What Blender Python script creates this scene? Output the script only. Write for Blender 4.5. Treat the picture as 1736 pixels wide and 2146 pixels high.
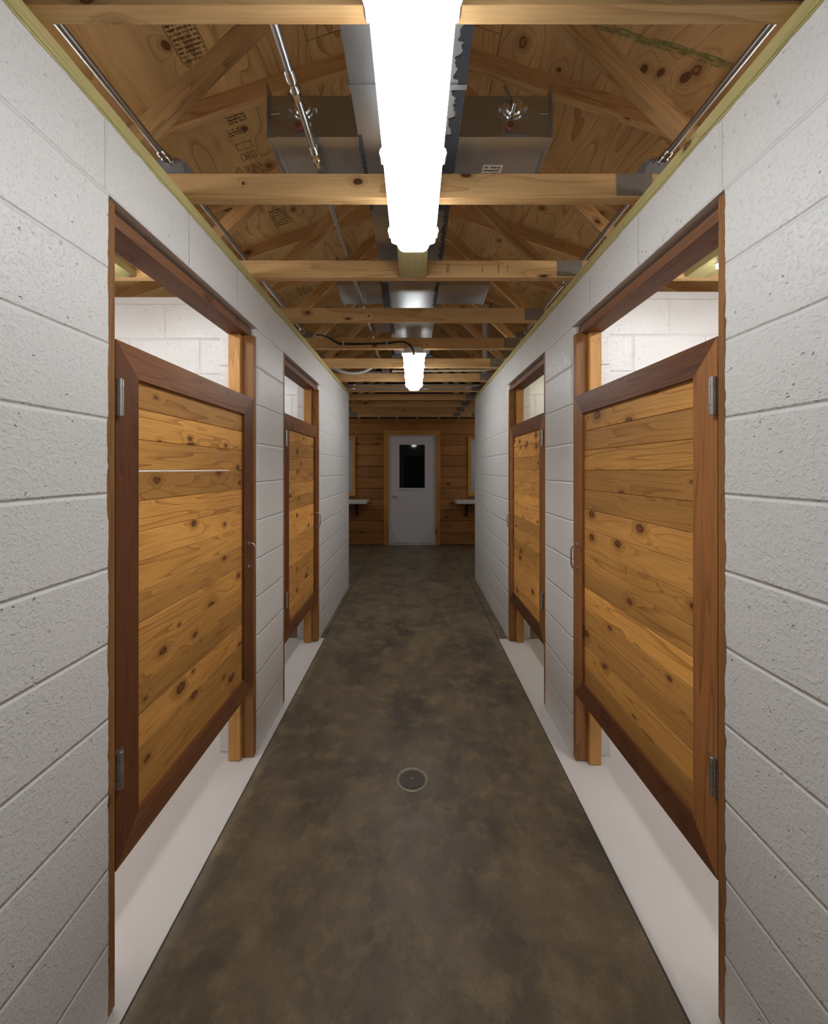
import bpy, bmesh, math, random
from mathutils import Vector, Matrix
random.seed(7)
for o in list(bpy.data.objects): bpy.data.objects.remove(o, do_unlink=True)
S = bpy.context.scene
COL = S.collection

# ------------------------------------------------------------------ camera
F = 847.0                                   # focal length in pixels of a 1736 px wide frame
CZ = 1.49                                   # eye height
cam_d = bpy.data.cameras.new('camera'); cam = bpy.data.objects.new('camera', cam_d); COL.objects.link(cam)
cam.location = (0, 0, CZ); cam.rotation_euler = (math.pi/2, 0, 0)
cam_d.sensor_fit = 'HORIZONTAL'; cam_d.sensor_width = 36.0; cam_d.lens = 36.0*F/1736.0
cam_d.shift_x = 0.0; cam_d.shift_y = -89.0/1736.0; cam_d.clip_start = 0.02
S.camera = cam
# ------------------------------------------------------------------ world, exposure, lamp powers
w = bpy.data.worlds.new('world'); S.world = w; w.use_nodes = True
w.node_tree.nodes['Background'].inputs[0].default_value = (0.02, 0.022, 0.025, 1)
w.node_tree.nodes['Background'].inputs[1].default_value = 0.3
S.view_settings.view_transform = 'Standard'; S.view_settings.look = 'None'
S.view_settings.exposure = 0.92; S.view_settings.gamma = 1.0; S.view_settings.use_curve_mapping = False
LAMP_NEAR = 8.2       # emission of the corridor fixtures
LAMP_FAR = 7.5
LAMP_STALL = 12.0

# ------------------------------------------------------------------ node helpers
class NT:
    def __init__(s, name):
        s.m = bpy.data.materials.new(name); s.m.use_nodes = True
        s.t = s.m.node_tree; s.b = s.t.nodes['Principled BSDF']
    def n(s, typ, **kw):
        x = s.t.nodes.new(typ)
        for k, v in kw.items(): setattr(x, k, v)
        return x
    def l(s, a, b): s.t.links.new(a, b)
    def set(s, node, **kw):
        for k, v in kw.items(): node.inputs[k.replace('_', ' ')].default_value = v
    def math(s, op, a, b=None, c=None, clamp=False):
        x = s.n('ShaderNodeMath', operation=op); x.use_clamp = clamp
        for i, v in enumerate((a, b, c)):
            if v is None: continue
            if isinstance(v, (int, float)): x.inputs[i].default_value = v
            else: s.l(v, x.inputs[i])
        return x.outputs[0]
    def mixc(s, fac, a, b, mode='MIX'):
        x = s.n('ShaderNodeMix', data_type='RGBA', blend_type=mode)
        for i, v in ((0, fac), (6, a), (7, b)):
            if isinstance(v, (int, float)): x.inputs[i].default_value = v
            elif isinstance(v, tuple): x.inputs[i].default_value = (*v, 1) if len(v) == 3 else v
            else: s.l(v, x.inputs[i])
        return x.outputs[2]
    def sstep(s, v, a, b):
        x = s.n('ShaderNodeMapRange', interpolation_type='SMOOTHSTEP')
        s.l(v, x.inputs[0]); x.inputs[1].default_value = a; x.inputs[2].default_value = b
        return x.outputs[0]
    def vscale(s, v, sc, off=(0, 0, 0)):
        x = s.n('ShaderNodeMapping'); s.l(v, x.inputs[0]); x.inputs['Scale'].default_value = sc
        x.inputs['Location'].default_value = off
        return x.outputs[0]
    def noise(s, v, scale, detail=3, rough=.5, dist=0.0):
        x = s.n('ShaderNodeTexNoise'); s.l(v, x.inputs['Vector'])
        s.set(x, Scale=scale, Detail=detail, Roughness=rough, Distortion=dist)
        return x.outputs[0]
    def bump(s, h, strength, dist, normal=None):
        x = s.n('ShaderNodeBump'); s.l(h, x.inputs['Height']); s.set(x, Strength=strength, Distance=dist)
        if normal is not None: s.l(normal, x.inputs['Normal'])
        return x.outputs[0]

def flat(name, col, rough=.5, metal=0.0, emis=0.0, ecol=(1, 1, 1)):
    q = NT(name); q.set(q.b, Base_Color=(*col, 1), Roughness=rough, Metallic=metal)
    if emis: q.set(q.b, Emission_Color=(*ecol, 1), Emission_Strength=emis)
    return q.m

def wood(name, light, dark, knot=(.085, .030, .010), rings=7.0, stretch=(.9, 9.0), fine=1.0, knots=.5, kscale=4.5,
         ksize=.075, rough=.5, var=.25, streak=None, contrast=.75, saw=0.0, kar=1.6, redvar=0.0, coat=0.0, spots=()):
    """Board wood: UV is in metres, U along the grain; 'rnd' is a random number per board."""
    q = NT(name)
    uv = q.n('ShaderNodeUVMap').outputs[0]
    rnd = q.n('ShaderNodeAttribute', attribute_name='rnd').outputs['Fac']
    vo = q.n('ShaderNodeTexVoronoi', voronoi_dimensions='2D', feature='F1')
    kv = q.vscale(uv, (1.0/kar, 1.0, 1.0))
    dn = q.n('ShaderNodeTexNoise'); q.l(uv, dn.inputs['Vector']); q.set(dn, Scale=kscale*7, Detail=2)
    dv = q.n('ShaderNodeVectorMath', operation='MULTIPLY_ADD'); q.l(dn.outputs['Color'], dv.inputs[0])
    dv.inputs[1].default_value = (.16/kscale*.5,)*3; q.l(kv, dv.inputs[2])
    q.l(dv.outputs[0], vo.inputs['Vector']); q.set(vo, Scale=kscale)
    kd = vo.outputs['Distance']
    sep = q.n('ShaderNodeSeparateColor'); q.l(vo.outputs['Color'], sep.inputs[0])
    on = q.math('GREATER_THAN', knots, sep.outputs[0])                    # which cells own a knot
    size = q.math('MULTIPLY_ADD', sep.outputs[1], ksize*.9, ksize*.35)
    kn = q.math('MULTIPLY', q.sstep(q.math('DIVIDE', kd, size), 1.15, .75), on)
    swirl = q.math('MULTIPLY', q.math('POWER', 2.718, q.math('MULTIPLY', q.math('DIVIDE', kd, size), -.75)), on)
    halo = q.math('MULTIPLY', q.math('MULTIPLY', q.sstep(q.math('DIVIDE', kd, size), 3.0, .9), on), .6)
    if spots:
        P = q.n('ShaderNodeNewGeometry').outputs['Position']
        for (sx_, sy_, sz_, rx, ry, rz) in spots:
            d = q.n('ShaderNodeVectorMath', operation='LENGTH')
            wv = q.n('ShaderNodeVectorMath', operation='MULTIPLY_ADD'); q.l(dn.outputs['Color'], wv.inputs[0]); wv.inputs[1].default_value = (.6, .6, .6)
            q.l(q.vscale(P, (1/rx, 1/ry, 1/rz), (-sx_/rx-.3, -sy_/ry-.3, -sz_/rz-.3)), wv.inputs[2]); q.l(wv.outputs[0], d.inputs[0]); dd = d.outputs['Value']
            kn = q.math('MAXIMUM', kn, q.sstep(dd, 1.1, .8)); halo = q.math('MAXIMUM', halo, q.math('MULTIPLY', q.sstep(dd, 2.2, .9), .5))
            swirl = q.math('ADD', swirl, q.math('POWER', 2.718, q.math('MULTIPLY', dd, -.7)))
    base = q.noise(q.vscale(uv, (stretch[0], stretch[1], 1)), 1.0, 2.0, .45, .15)
    field = q.math('ADD', base, q.math('MULTIPLY', swirl, .55))
    ph = q.math('MULTIPLY', field, rings*6.283)
    saww = q.math('FRACT', q.math('MULTIPLY', field, rings))
    ring = q.math('MULTIPLY_ADD', q.math('SINE', ph), .5, .5)
    ring = q.math('MULTIPLY_ADD', ring, .3, q.math('MULTIPLY', q.math('POWER', saww, 3.2), .75))
    fib = q.noise(q.vscale(uv, (6.0, 260.0*fine, 1)), 1.0, 3, .6)
    blot = q.noise(q.vscale(uv, (1.3, 5.0, 1)), 1.0, 3, .55)
    f = q.math('ADD', q.math('MULTIPLY', ring, contrast*1.35), q.math('MULTIPLY', q.math('SUBTRACT', fib, .5), 1.25))
    c = q.mixc(q.math('MULTIPLY', f, 1.0, clamp=True), light, dark)
    bl = q.math('MULTIPLY_ADD', q.math('SUBTRACT', blot, .5), .9, 1.0)
    tint = q.math('MULTIPLY', bl, q.math('MULTIPLY_ADD', q.math('SUBTRACT', rnd, .5), var*2, 1.0))
    if redvar:
        wn = q.n('ShaderNodeTexWhiteNoise', noise_dimensions='1D'); q.l(rnd, wn.inputs['W'])
        c = q.mixc(q.math('MULTIPLY', wn.outputs[0], redvar), c, streak or (.30, .12, .04))
    cc = q.n('ShaderNodeCombineColor'); [q.l(tint, cc.inputs[i]) for i in range(3)]
    c = q.mixc(1.0, c, cc.outputs[0], 'MULTIPLY')
    c = q.mixc(halo, c, tuple(.55*a+.45*b for a, b in zip(dark, knot)))
    heart = q.mixc(q.sstep(q.math('DIVIDE', kd, size), .75, .35), knot, tuple(min(1, k_*2.6) for k_ in knot))
    c = q.mixc(q.math('MULTIPLY', kn, .95), c, heart)
    q.l(c, q.b.inputs['Base Color'])
    q.l(q.math('MULTIPLY_ADD', fib, .25, rough-.12), q.b.inputs['Roughness'])
    h = q.math('ADD', q.math('MULTIPLY', fib, .5), q.math('MULTIPLY', ring, .5))
    if saw:
        sw = q.noise(q.vscale(uv, (420.0, 14.0, 1)), 1.0, 2, .5)
        h = q.math('ADD', h, q.math('MULTIPLY', sw, saw))
    q.l(q.bump(h, .35, .0012), q.b.inputs['Normal'])
    q.set(q.b, Specular_IOR_Level=.3)
    if coat: q.set(q.b, Coat_Weight=coat, Coat_Roughness=.25)
    return q.m

def block(name, axis, width=.4064, phase=0.0, offset=.5, col=(.80, .79, .775), mortar=.0085):
    """Painted concrete block: courses 0.2032 m high counted from the floor."""
    q = NT(name)
    P = q.n('ShaderNodeNewGeometry').outputs['Position']
    sp = q.n('ShaderNodeSeparateXYZ'); q.l(P, sp.inputs[0])
    u = q.math('ADD', sp.outputs[1 if axis == 'y' else 0], -phase)
    wob = q.math('MULTIPLY', q.math('SUBTRACT', q.noise(P, 3.0, 2), .5), .006)
    cb = q.n('ShaderNodeCombineXYZ'); q.l(q.math('ADD', u, wob), cb.inputs[0]); q.l(q.math('ADD', sp.outputs[2], wob), cb.inputs[1])
    br = q.n('ShaderNodeTexBrick', offset=offset, offset_frequency=2); q.l(cb.outputs[0], br.inputs['Vector'])
    q.set(br, Scale=1.0, Mortar_Size=mortar, Mortar_Smooth=1.0, Bias=0.0, Brick_Width=width, Row_Height=.2032)
    fac = br.outputs['Fac']
    patch = q.noise(P, 1.6, 2)
    peel = q.noise(P, 120.0, 2, .6)
    rough_n = q.noise(P, 55.0, 4, .65)
    pits = q.sstep(q.noise(q.vscale(P, (1, 1, 1), (3, 1, 2)), 70.0, 1, .4), .30, .20)
    pits = q.math('MULTIPLY', pits, q.sstep(q.noise(P, 9.0, 2), .42, .6))
    holes = q.sstep(q.noise(P, 230.0, 1, .4), .20, .14)
    worm = q.sstep(q.noise(P, 105.0, 2, .5, .4), .54, .68)
    h = q.math('ADD', q.math('MULTIPLY', peel, .30), q.math('MULTIPLY', rough_n, .5))
    h = q.math('ADD', h, q.math('MULTIPLY', worm, .20))
    h = q.math('SUBTRACT', h, q.math('MULTIPLY', pits, .9))
    keep = q.math('SUBTRACT', 1.0, q.math('MULTIPLY', fac, .8))
    h = q.math('MULTIPLY', h, keep)
    nb = q.bump(h, 1.0, .0042)
    nb = q.bump(q.math('SUBTRACT', 1.0, fac), .7, .0028, nb)
    q.l(nb, q.b.inputs['Normal'])
    c = q.mixc(q.math('MULTIPLY', patch, .16), col, tuple(a*.9 for a in col))
    c = q.mixc(q.math('MULTIPLY', pits, .2), c, tuple(a*.55 for a in col))
    c = q.mixc(q.math('MULTIPLY', holes, .5), c, (.2, .19, .18))
    q.l(c, q.b.inputs['Base Color'])
    q.l(q.math('MULTIPLY_ADD', patch, .1, .29), q.b.inputs['Roughness'])
    q.set(q.b, Specular_IOR_Level=.45)
    return q.m

def metal(name, col=(.55, .56, .57), rough=.33, mott=.3, sc=9.0, met=1.0):
    q = NT(name)
    tc = q.n('ShaderNodeTexCoord').outputs['Object']
    a = q.noise(tc, sc, 4, .6); b2 = q.noise(tc, sc*6, 2)
    f = q.math('MULTIPLY_ADD', q.math('SUBTRACT', a, .5), mott*2, .5, clamp=True)
    q.l(q.mixc(f, tuple(c*(1+mott*.3) for c in col), tuple(c*(1-mott) for c in col)), q.b.inputs['Base Color'])
    q.l(q.math('ADD', q.math('MULTIPLY', a, .3), rough-.15), q.b.inputs['Roughness'])
    q.set(q.b, Metallic=met)
    return q.m

def concrete():
    q = NT('brown_concrete')
    P = q.n('ShaderNodeNewGeometry').outputs['Position']
    n1 = q.noise(q.vscale(P, (1.0, .75, 1)), 3.0, 9, .62, .5)
    n2 = q.noise(q.vscale(P, (1, 1, 1), (7, 3, 0)), 9.5, 8, .62, .2)
    n3 = q.noise(P, 60.0, 3, .7); n4 = q.noise(P, 330.0, 1)
    f1 = q.sstep(n1, .36, .70); f2 = q.sstep(n2, .44, .72)
    c = q.mixc(f1, (.115, .088, .060), (.215, .165, .100))
    c = q.mixc(q.math('MULTIPLY', f2, .6), c, (.33, .25, .135))
    c = q.mixc(q.math('MULTIPLY', q.sstep(n1, .44, .30), .55), c, (.060, .050, .040))
    c = q.mixc(q.math('MULTIPLY', q.math('ABSOLUTE', q.math('SUBTRACT', n3, .5)), 1.6), c, (.07, .056, .04))
    vo = q.n('ShaderNodeTexVoronoi'); q.l(P, vo.inputs['Vector']); q.set(vo, Scale=75.0)
    spk = q.math('LESS_THAN', vo.outputs['Distance'], .11)
    sc = q.n('ShaderNodeSeparateColor'); q.l(vo.outputs['Color'], sc.inputs[0])
    spk = q.math('MULTIPLY', spk, q.math('GREATER_THAN', sc.outputs[0], .72))
    c = q.mixc(q.math('MULTIPLY', spk, .8), c, q.mixc(q.math('GREATER_THAN', sc.outputs[1], .45), (.34, .27, .17), (.02, .016, .012)))
    q.l(c, q.b.inputs['Base Color'])
    q.l(q.math('MULTIPLY_ADD', n2, .3, .30), q.b.inputs['Roughness'])
    q.set(q.b, Specular_IOR_Level=.45)
    q.l(q.bump(q.math('ADD', q.math('MULTIPLY', n3, .5), n4), .22, .0012), q.b.inputs['Normal'])
    return q.m

def painted_floor():
    q = NT('white_painted_floor')
    P = q.n('ShaderNodeNewGeometry').outputs['Position']
    a = q.noise(P, 3.0, 4); vo = q.n('ShaderNodeTexVoronoi'); q.l(P, vo.inputs['Vector']); q.set(vo, Scale=14.0)
    sc = q.n('ShaderNodeSeparateColor'); q.l(vo.outputs['Color'], sc.inputs[0])
    spk = q.math('MULTIPLY', q.math('LESS_THAN', vo.outputs['Distance'], .025), q.math('GREATER_THAN', sc.outputs[0], .5))
    c = q.mixc(a, (.72, .68, .65), (.62, .58, .55))
    c = q.mixc(spk, c, (.16, .11, .07))
    q.l(c, q.b.inputs['Base Color']); q.set(q.b, Roughness=.36)
    q.l(q.bump(q.noise(P, 35.0, 4), .15, .0015), q.b.inputs['Normal'])
    return q.m

M = {}
def dk(x, y, r, el=1.0):
    sx = -1 if x < 868 else 1; k = abs(x-868)/F; v = (984-y)/F; Y = (3.76-CZ)/(v+.3333*k)
    return (sx*k*Y, Y, 3.76-.3333*k*Y, r*.85, r*el*.85, 1.0)
PLY_SPOTS = [dk(1350, 145, .020, 1.4), dk(1385, 153, .018, 1.4), dk(1437, 162, .026, 1.3), dk(513, 270, .020, 1.0), dk(347, 95, .022, 1.2), dk(476, 437, .045, .8), dk(1172, 146, .014, 1)]
PINE_SPOTS = [(-.2045, 1.467, CZ+1.046, .017, .02, .012), (.667, 2.08, CZ+.995, .024, .02, .007), (-.438, 2.69, CZ+1.003, .022, .02, .007), (-.30, 2.69, CZ+1.02, .006, .01, .005),
              (.19, 1.467, CZ+1.07, .02, .02, .010), (-.62, 1.467, CZ+1.04, .006, .01, .006), (.11, 3.30, CZ+1.02, .008, .01, .004)]
M['pine'] = wood('pine_framing', (.72, .46, .21), (.46, .235, .08), knots=.22, kscale=5.0, ksize=.07, rings=6.0, stretch=(.55, 7.5), contrast=.62, var=.1, rough=.6, spots=PINE_SPOTS)
M['web'] = wood('pine_web', (.72, .45, .20), (.42, .21, .075), knots=.3, kscale=5.0, ksize=.07, rings=8.0, stretch=(.7, 9), contrast=.7, var=.13, rough=.6)
M['treated'] = wood('treated_pine', (.55, .48, .215), (.36, .29, .11), knots=.25, kscale=5, rings=6, stretch=(.5, 10), contrast=.6, var=.05, rough=.62)
M['ply'] = wood('plywood', (.80, .54, .235), (.44, .245, .08), knot=(.14, .055, .02), knots=.5, kscale=2.4, ksize=.05, rings=11.0, stretch=(.85, 3.4), contrast=.85, var=.12, rough=.62, redvar=.35, streak=(.40, .165, .085), kar=1.2, spots=PLY_SPOTS)
M['cedar'] = wood('cedar_board', (.86, .44, .11), (.44, .175, .036), knots=.42, kscale=7.5, ksize=.11, rings=9.0, stretch=(.7, 10), contrast=.85, var=.27, rough=.5, redvar=.5, streak=(.38, .185, .055), coat=0)
M['cedar_pale'] = wood('cedar_stop', (.62, .32, .10), (.42, .18, .045), knots=.25, kscale=5, rings=6, stretch=(.6, 9), contrast=.55, var=.15, rough=.5)
M['stain'] = wood('dark_stained_frame', (.185, .066, .024), (.075, .026, .010), knots=.28, kscale=5.5, ksize=.08, rings=9, stretch=(.6, 11), contrast=.7, var=.32, rough=.42, redvar=.5, streak=(.13, .045, .015), coat=0.05, saw=.3)
M['stain_warm'] = wood('warm_stained_stile', (.40, .165, .052), (.19, .068, .02), knots=.25, kscale=5, rings=9, stretch=(.6, 10), contrast=.7, var=.12, rough=.45, saw=.3)
M['stain_top'] = wood('brown_stained_rail', (.27, .105, .040), (.12, .044, .017), knots=.25, kscale=5, rings=9, stretch=(.6, 10), contrast=.7, var=.12, rough=.42, saw=.3)
M['jamb'] = wood('stained_jamb', (.38, .175, .058), (.17, .068, .02), knots=.2, kscale=5, rings=8, stretch=(.6, 10), contrast=.65, var=.15, rough=.5, redvar=.3, streak=(.24, .10, .03), saw=.4)
M['header'] = wood('rough_sawn_header', (.255, .115, .055), (.13, .050, .022), knots=.35, kscale=5, rings=10, stretch=(1.0, 12), contrast=.7, var=.1, rough=.6, saw=1.2)
M['siding'] = wood('cedar_siding', (.42, .19, .052), (.23, .088, .02), knots=.45, kscale=4.2, ksize=.07, rings=7, stretch=(.6, 8), contrast=.6, var=.22, rough=.5, redvar=.35, streak=(.32, .12, .035))
M['casing'] = wood('door_casing_wood', (.60, .29, .075), (.40, .17, .04), knots=.15, kscale=5, rings=6, stretch=(.6, 9), contrast=.5, var=.06, rough=.5)
M['blk_run'] = block('block_running', 'y', phase=3.54, mortar=.013)
M['blk_lintel'] = block('block_lintel', 'y', phase=1.086, offset=0.0)
M['blk_pier'] = block('block_pier', 'y', width=6.0, phase=-3.0, offset=0.0)
M['blk_x'] = block('block_partition', 'x', phase=-1.02)
M['white_ply'] = flat('white_painted_wood', (.78, .77, .75), .5)
M['conc'] = concrete(); M['pfloor'] = painted_floor()
M['joint'] = flat('dark_joint', (.03, .026, .02), .8)
M['galv'] = metal('galvanised_sheet', (.56, .57, .58), .36, .16, 5.0)
M['conduit'] = metal('steel_conduit', (.52, .53, .54), .34, .05, 3.0)
M['zinc'] = metal('zinc_hardware', (.72, .72, .71), .18, .1, 30.0)
M['hinge'] = metal('brushed_hinge', (.62, .62, .62), .32, .1, 30.0)
M['gusset'] = metal('truss_plate_steel', (.30, .285, .26), .55, .25, 40.0, met=.55)
M['gusset_tooth'] = flat('plate_slot', (.30, .17, .07), .7)
M['sealant'] = flat('duct_sealant', (.045, .052, .068), .55)
M['greybox'] = flat('grey_pvc_box', (.24, .225, .23), .45)
M['cast'] = flat('cast_box', (.20, .17, .15), .5, .3)
M['black'] = flat('black_rubber', (.012, .012, .012), .45)
M['blackmetal'] = flat('black_steel', (.02, .018, .016), .5)
M['pvc'] = flat('white_pvc', (.62, .64, .68), .4)
M['ivory'] = flat('ivory_pipe', (.60, .52, .36), .45)
M['lamp_body'] = flat('fixture_plastic', (.72, .70, .66), .4)
M['door_white'] = flat('door_paint', (.70, .68, .70), .38)
M['counter'] = flat('counter_white', (.74, .71, .68), .35)
M['mirror'] = flat('mirror_glass', (.80, .84, .84), .04, 1.0)
M['glass'] = flat('dark_window_glass', (.006, .009, .009), .04)
M['bracket_red'] = flat('damper_seal', (.16, .04, .025), .5)
M['paper'] = flat('paper_label', (.62, .52, .48), .6)
M['ink'] = flat('ink', (.03, .022, .015), .7)
M['stamp'] = flat('grade_stamp_ink', (.13, .075, .028), .8)
M['green'] = flat('green_crayon', (.26, .30, .085), .8)
M['drain'] = metal('drain_metal', (.28, .24, .195), .45, .2, 40.0, met=.6)
M['hole'] = flat('dark_void', (.004, .004, .004), .9)
M['siding_back'] = flat('tar_paper', (.02, .015, .01), .9)
def lens_mat(name, st, col=(.96, .99, 1.0)): return flat(name, (.9, .9, .9), .3, 0, st, col)
M['lens1'] = lens_mat('lit_lens_near', LAMP_NEAR); M['lens2'] = lens_mat('lit_lens_far', LAMP_FAR)
M['lens3'] = lens_mat('lit_lens_stall', LAMP_STALL, (.98, .99, 1.0)); M['lens6'] = lens_mat('lit_lens_stall_far', LAMP_STALL*.4, (.98, .99, 1.0))
M['lens5'] = lens_mat('lit_lens_wash', 4.2)
M['lens4'] = lens_mat('lit_lens_warm', LAMP_STALL*.36, (1.0, .97, .80))

# ------------------------------------------------------------------ mesh builder
class MB:
    def __init__(s): s.v = []; s.f = []
    def face(s, pts, uvs, mat=0, rnd=0.0, smooth=False):
        i = len(s.v); s.v += [tuple(p) for p in pts]
        s.f.append((list(range(i, i+len(pts))), uvs, mat, rnd, smooth))
    def box(s, lo, hi, grain=None, mat=0, T=None, rnd=None, mats=None):
        lo = Vector(lo); hi = Vector(hi)
        if grain is None: d = hi-lo; grain = max(range(3), key=lambda k: abs(d[k]))
        if rnd is None: rnd = random.random()
        ou, ov = random.uniform(0, 40), random.uniform(0, 40)
        base = len(s.v)
        P = [Vector(((lo, hi)[i & 1][0], (lo, hi)[(i >> 1) & 1][1], (lo, hi)[(i >> 2) & 1][2])) for i in range(8)]
        s.v += [tuple(T @ p) if T is not None else tuple(p) for p in P]
        quads = [((0, 4, 6, 2), 0), ((1, 3, 7, 5), 0), ((0, 1, 5, 4), 1), ((2, 6, 7, 3), 1), ((0, 2, 3, 1), 2), ((4, 5, 7, 6), 2)]
        for k, (qd, ax) in enumerate(quads):
            oth = [a for a in range(3) if a != ax]
            if grain in oth: ua = grain; va = [a for a in oth if a != grain][0]; su = 1
            else: ua, va = oth; su = 1
            uv = [(ou + P[i][ua]*su + (k*.31), ov + P[i][va] + k*.117) for i in qd]
            s.f.append(([base+i for i in qd], uv, (mats[k] if mats else mat), rnd, False))
    def beam(s, p0, p1, w, h, up=(0, 0, 1), mat=0, rnd=None):
        """box from p0 to p1; h is measured towards 'up' (centred), w sideways"""
        p0 = Vector(p0); p1 = Vector(p1); x = (p1-p0); L = x.length; x.normalize()
        y = Vector(up).cross(x).normalized(); z = x.cross(y)
        T = Matrix.Translation(p0) @ Matrix((x, y, z)).transposed().to_4x4()
        s.box((0, -w/2, -h/2), (L, w/2, h/2), 0, mat, T, rnd)
    def prism(s, poly, to3, t0, t1, grain_dir=(1, 0), mat=0, rnd=None, smooth=False):
        """poly: 2D outline; to3(a, b, t) -> point"""
        if rnd is None: rnd = random.random()
        ou, ov = random.uniform(0, 40), random.uniform(0, 40)
        gx, gy = grain_dir
        U = lambda a, b: (ou+a*gx+b*gy, ov-a*gy+b*gx)
        n = len(poly)
        s.face([to3(a, b, t1) for a, b in poly], [U(a, b) for a, b in poly], mat, rnd)
        s.face([to3(a, b, t0) for a, b in reversed(poly)], [U(a, b) for a, b in reversed(poly)], mat, rnd)
        for i in range(n):
            (a, b), (c, d) = poly[i], poly[(i+1) % n]
            e = Vector((c-a, d-b)); along = abs(e.x*gx+e.y*gy) > .5*e.length
            if along: u0, u1 = U(a, b)[0], U(c, d)[0]; uv = [(u0, ov+t0), (u1, ov+t0), (u1, ov+t1), (u0, ov+t1)]
            else: uv = [(ou+t0, U(a, b)[1]), (ou+t0, U(c, d)[1]), (ou+t1, U(c, d)[1]), (ou+t1, U(a, b)[1])]
            s.face([to3(a, b, t0), to3(c, d, t0), to3(c, d, t1), to3(a, b, t1)], uv, mat, rnd, smooth)
    def tube(s, pts, r, n=14, mat=0, caps=True):
        pts = [Vector(p) for p in pts]; rings = []
        prev = None
        for i, p in enumerate(pts):
            d = (pts[min(i+1, len(pts)-1)] - pts[max(i-1, 0)]).normalized()
            if prev is None:
                a = Vector((0, 0, 1)) if abs(d.z) < .9 else Vector((1, 0, 0))
                x = d.cross(a).normalized()
            else: x = (prev - d*prev.dot(d)).normalized()
            prev = x; y = d.cross(x)
            rr = r[i] if isinstance(r, (list, tuple)) else r
            rings.append([p + (x*math.cos(t)+y*math.sin(t))*rr for t in [2*math.pi*k/n for k in range(n)]])
        b = len(s.v)
        for R in rings: s.v += [tuple(p) for p in R]
        for i in range(len(rings)-1):
            for k in range(n):
                k2 = (k+1) % n
                s.f.append(([b+i*n+k, b+i*n+k2, b+(i+1)*n+k2, b+(i+1)*n+k], [(0, 0), (.1, 0), (.1, .1), (0, .1)], mat, .5, True))
        if caps:
            for R in (list(reversed(rings[0])), rings[-1]): s.face(R, [(0, 0)]*n, mat, .5)
    def build(s, name, mats, parent=None, bevel=0.0, merge=False, smooth_angle=None):
        me = bpy.data.meshes.new(name)
        me.from_pydata(s.v, [], [f[0] for f in s.f])
        if not isinstance(mats, (list, tuple)): mats = [mats]
        for m in mats: me.materials.append(m)
        uvl = me.uv_layers.new(name='UVMap'); at = me.attributes.new('rnd', 'FLOAT', 'FACE')
        li = 0
        for i, (idx, uv, mt, rn, sm) in enumerate(s.f):
            p = me.polygons[i]; p.material_index = mt; p.use_smooth = sm; at.data[i].value = rn
            for k in range(len(idx)): uvl.data[li].uv = uv[k]; li += 1
        bm = bmesh.new(); bm.from_mesh(me)
        if merge: bmesh.ops.remove_doubles(bm, verts=bm.verts, dist=1e-5)
        bmesh.ops.recalc_face_normals(bm, faces=bm.faces); bm.to_mesh(me); bm.free()
        o = bpy.data.objects.new(name, me); COL.objects.link(o)
        if parent is not None: o.parent = parent
        if bevel:
            bv = o.modifiers.new('bevel', 'BEVEL'); bv.width = bevel; bv.segments = 2; bv.limit_method = 'ANGLE'; bv.angle_limit = math.radians(40)
        return o

def empty(name, loc=(0, 0, 0), rz=0.0):
    o = bpy.data.objects.new(name, None); COL.objects.link(o); o.location = loc; o.rotation_euler = (0, 0, rz)
    o.empty_display_size = .1
    return o
def tag(o, label=None, cat=None, group=None, kind=None):
    if label: o['label'] = label
    if cat: o['category'] = cat
    if group: o['group'] = group
    if kind: o['kind'] = kind
    return o
def copy_tree(o, parent=None):
    c = o.copy(); COL.objects.link(c); c.parent = parent
    for ch in [x for x in bpy.data.objects if x.parent == o]: copy_tree(ch, c)
    return c
def px(x, y, Y):            # a measured point of the photograph at depth Y -> world
    return Vector(((x-868)*Y/F, Y, CZ+(984-y)*Y/F))
def smooth_path(pts, sub=8):
    pts = [Vector(p) for p in pts]; out = []
    for i in range(len(pts)-1):
        p0 = pts[max(i-1, 0)]; p1 = pts[i]; p2 = pts[i+1]; p3 = pts[min(i+2, len(pts)-1)]
        for k in range(sub):
            t = k/sub
            out.append(.5*((2*p1)+(p2-p0)*t+(2*p0-5*p1+4*p2-p3)*t*t+(3*p1-p0-3*p2+p3)*t**3))
    out.append(pts[-1]); return out

# ------------------------------------------------------------------ dimensions
WL, WR = .828, .825                 # corridor faces
TH = .194                           # block thickness
TOP = 2.438; HEAD = 2.235
PLATE = 2.476                       # top of wall plate, underside of the trusses
OL = [(1.096, 2.127), (2.56, 3.54)]    # openings, left wall
OR_ = [(1.073, 2.10), (2.54, 3.545)]
ENDL, ENDR = 5.13, 5.47
FARY = 8.0; BACKY = -2.6; OUT = 3.4
RIDGE = 3.76; PITCH = .3333

# ------------------------------------------------------------------ the setting
def wall_corridor(name, sx, W, ops, end):
    mb = MB()
    to3 = lambda a, b, t: (sx*(W+a), b, t)
    def seg(y0, y1, r0, r1, mat, z0=0.0, z1=HEAD):
        r = .022; pts = []
        def arc(cx, cy, a0, a1):
            for k in range(7):
                t = math.radians(a0+(a1-a0)*k/6); pts.append((cx+r*math.cos(t), cy+2.0*r*math.sin(t)))
        pts.append((TH, y0))
        if r0: arc(r, y0+2*r, 270, 180)
        else: pts.append((0, y0))
        if r1: arc(r, y1-2*r, 180, 90)
        else: pts.append((0, y1))
        pts.append((TH, y1))
        mb.prism(pts, to3, z0, z1, mat=mat, rnd=.5, smooth=False)
    seg(BACKY, ops[0][0], 0, 0, 1)
    seg(ops[0][1], ops[1][0], 1, 0, 1)
    seg(ops[1][1], end, 1, 0, 0)
    seg(BACKY, end, 0, 0, 2, HEAD, TOP)
    o = mb.build(name, [M['blk_run'], M['blk_pier'], M['blk_lintel']]); tag(o, kind='structure'); return o
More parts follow.
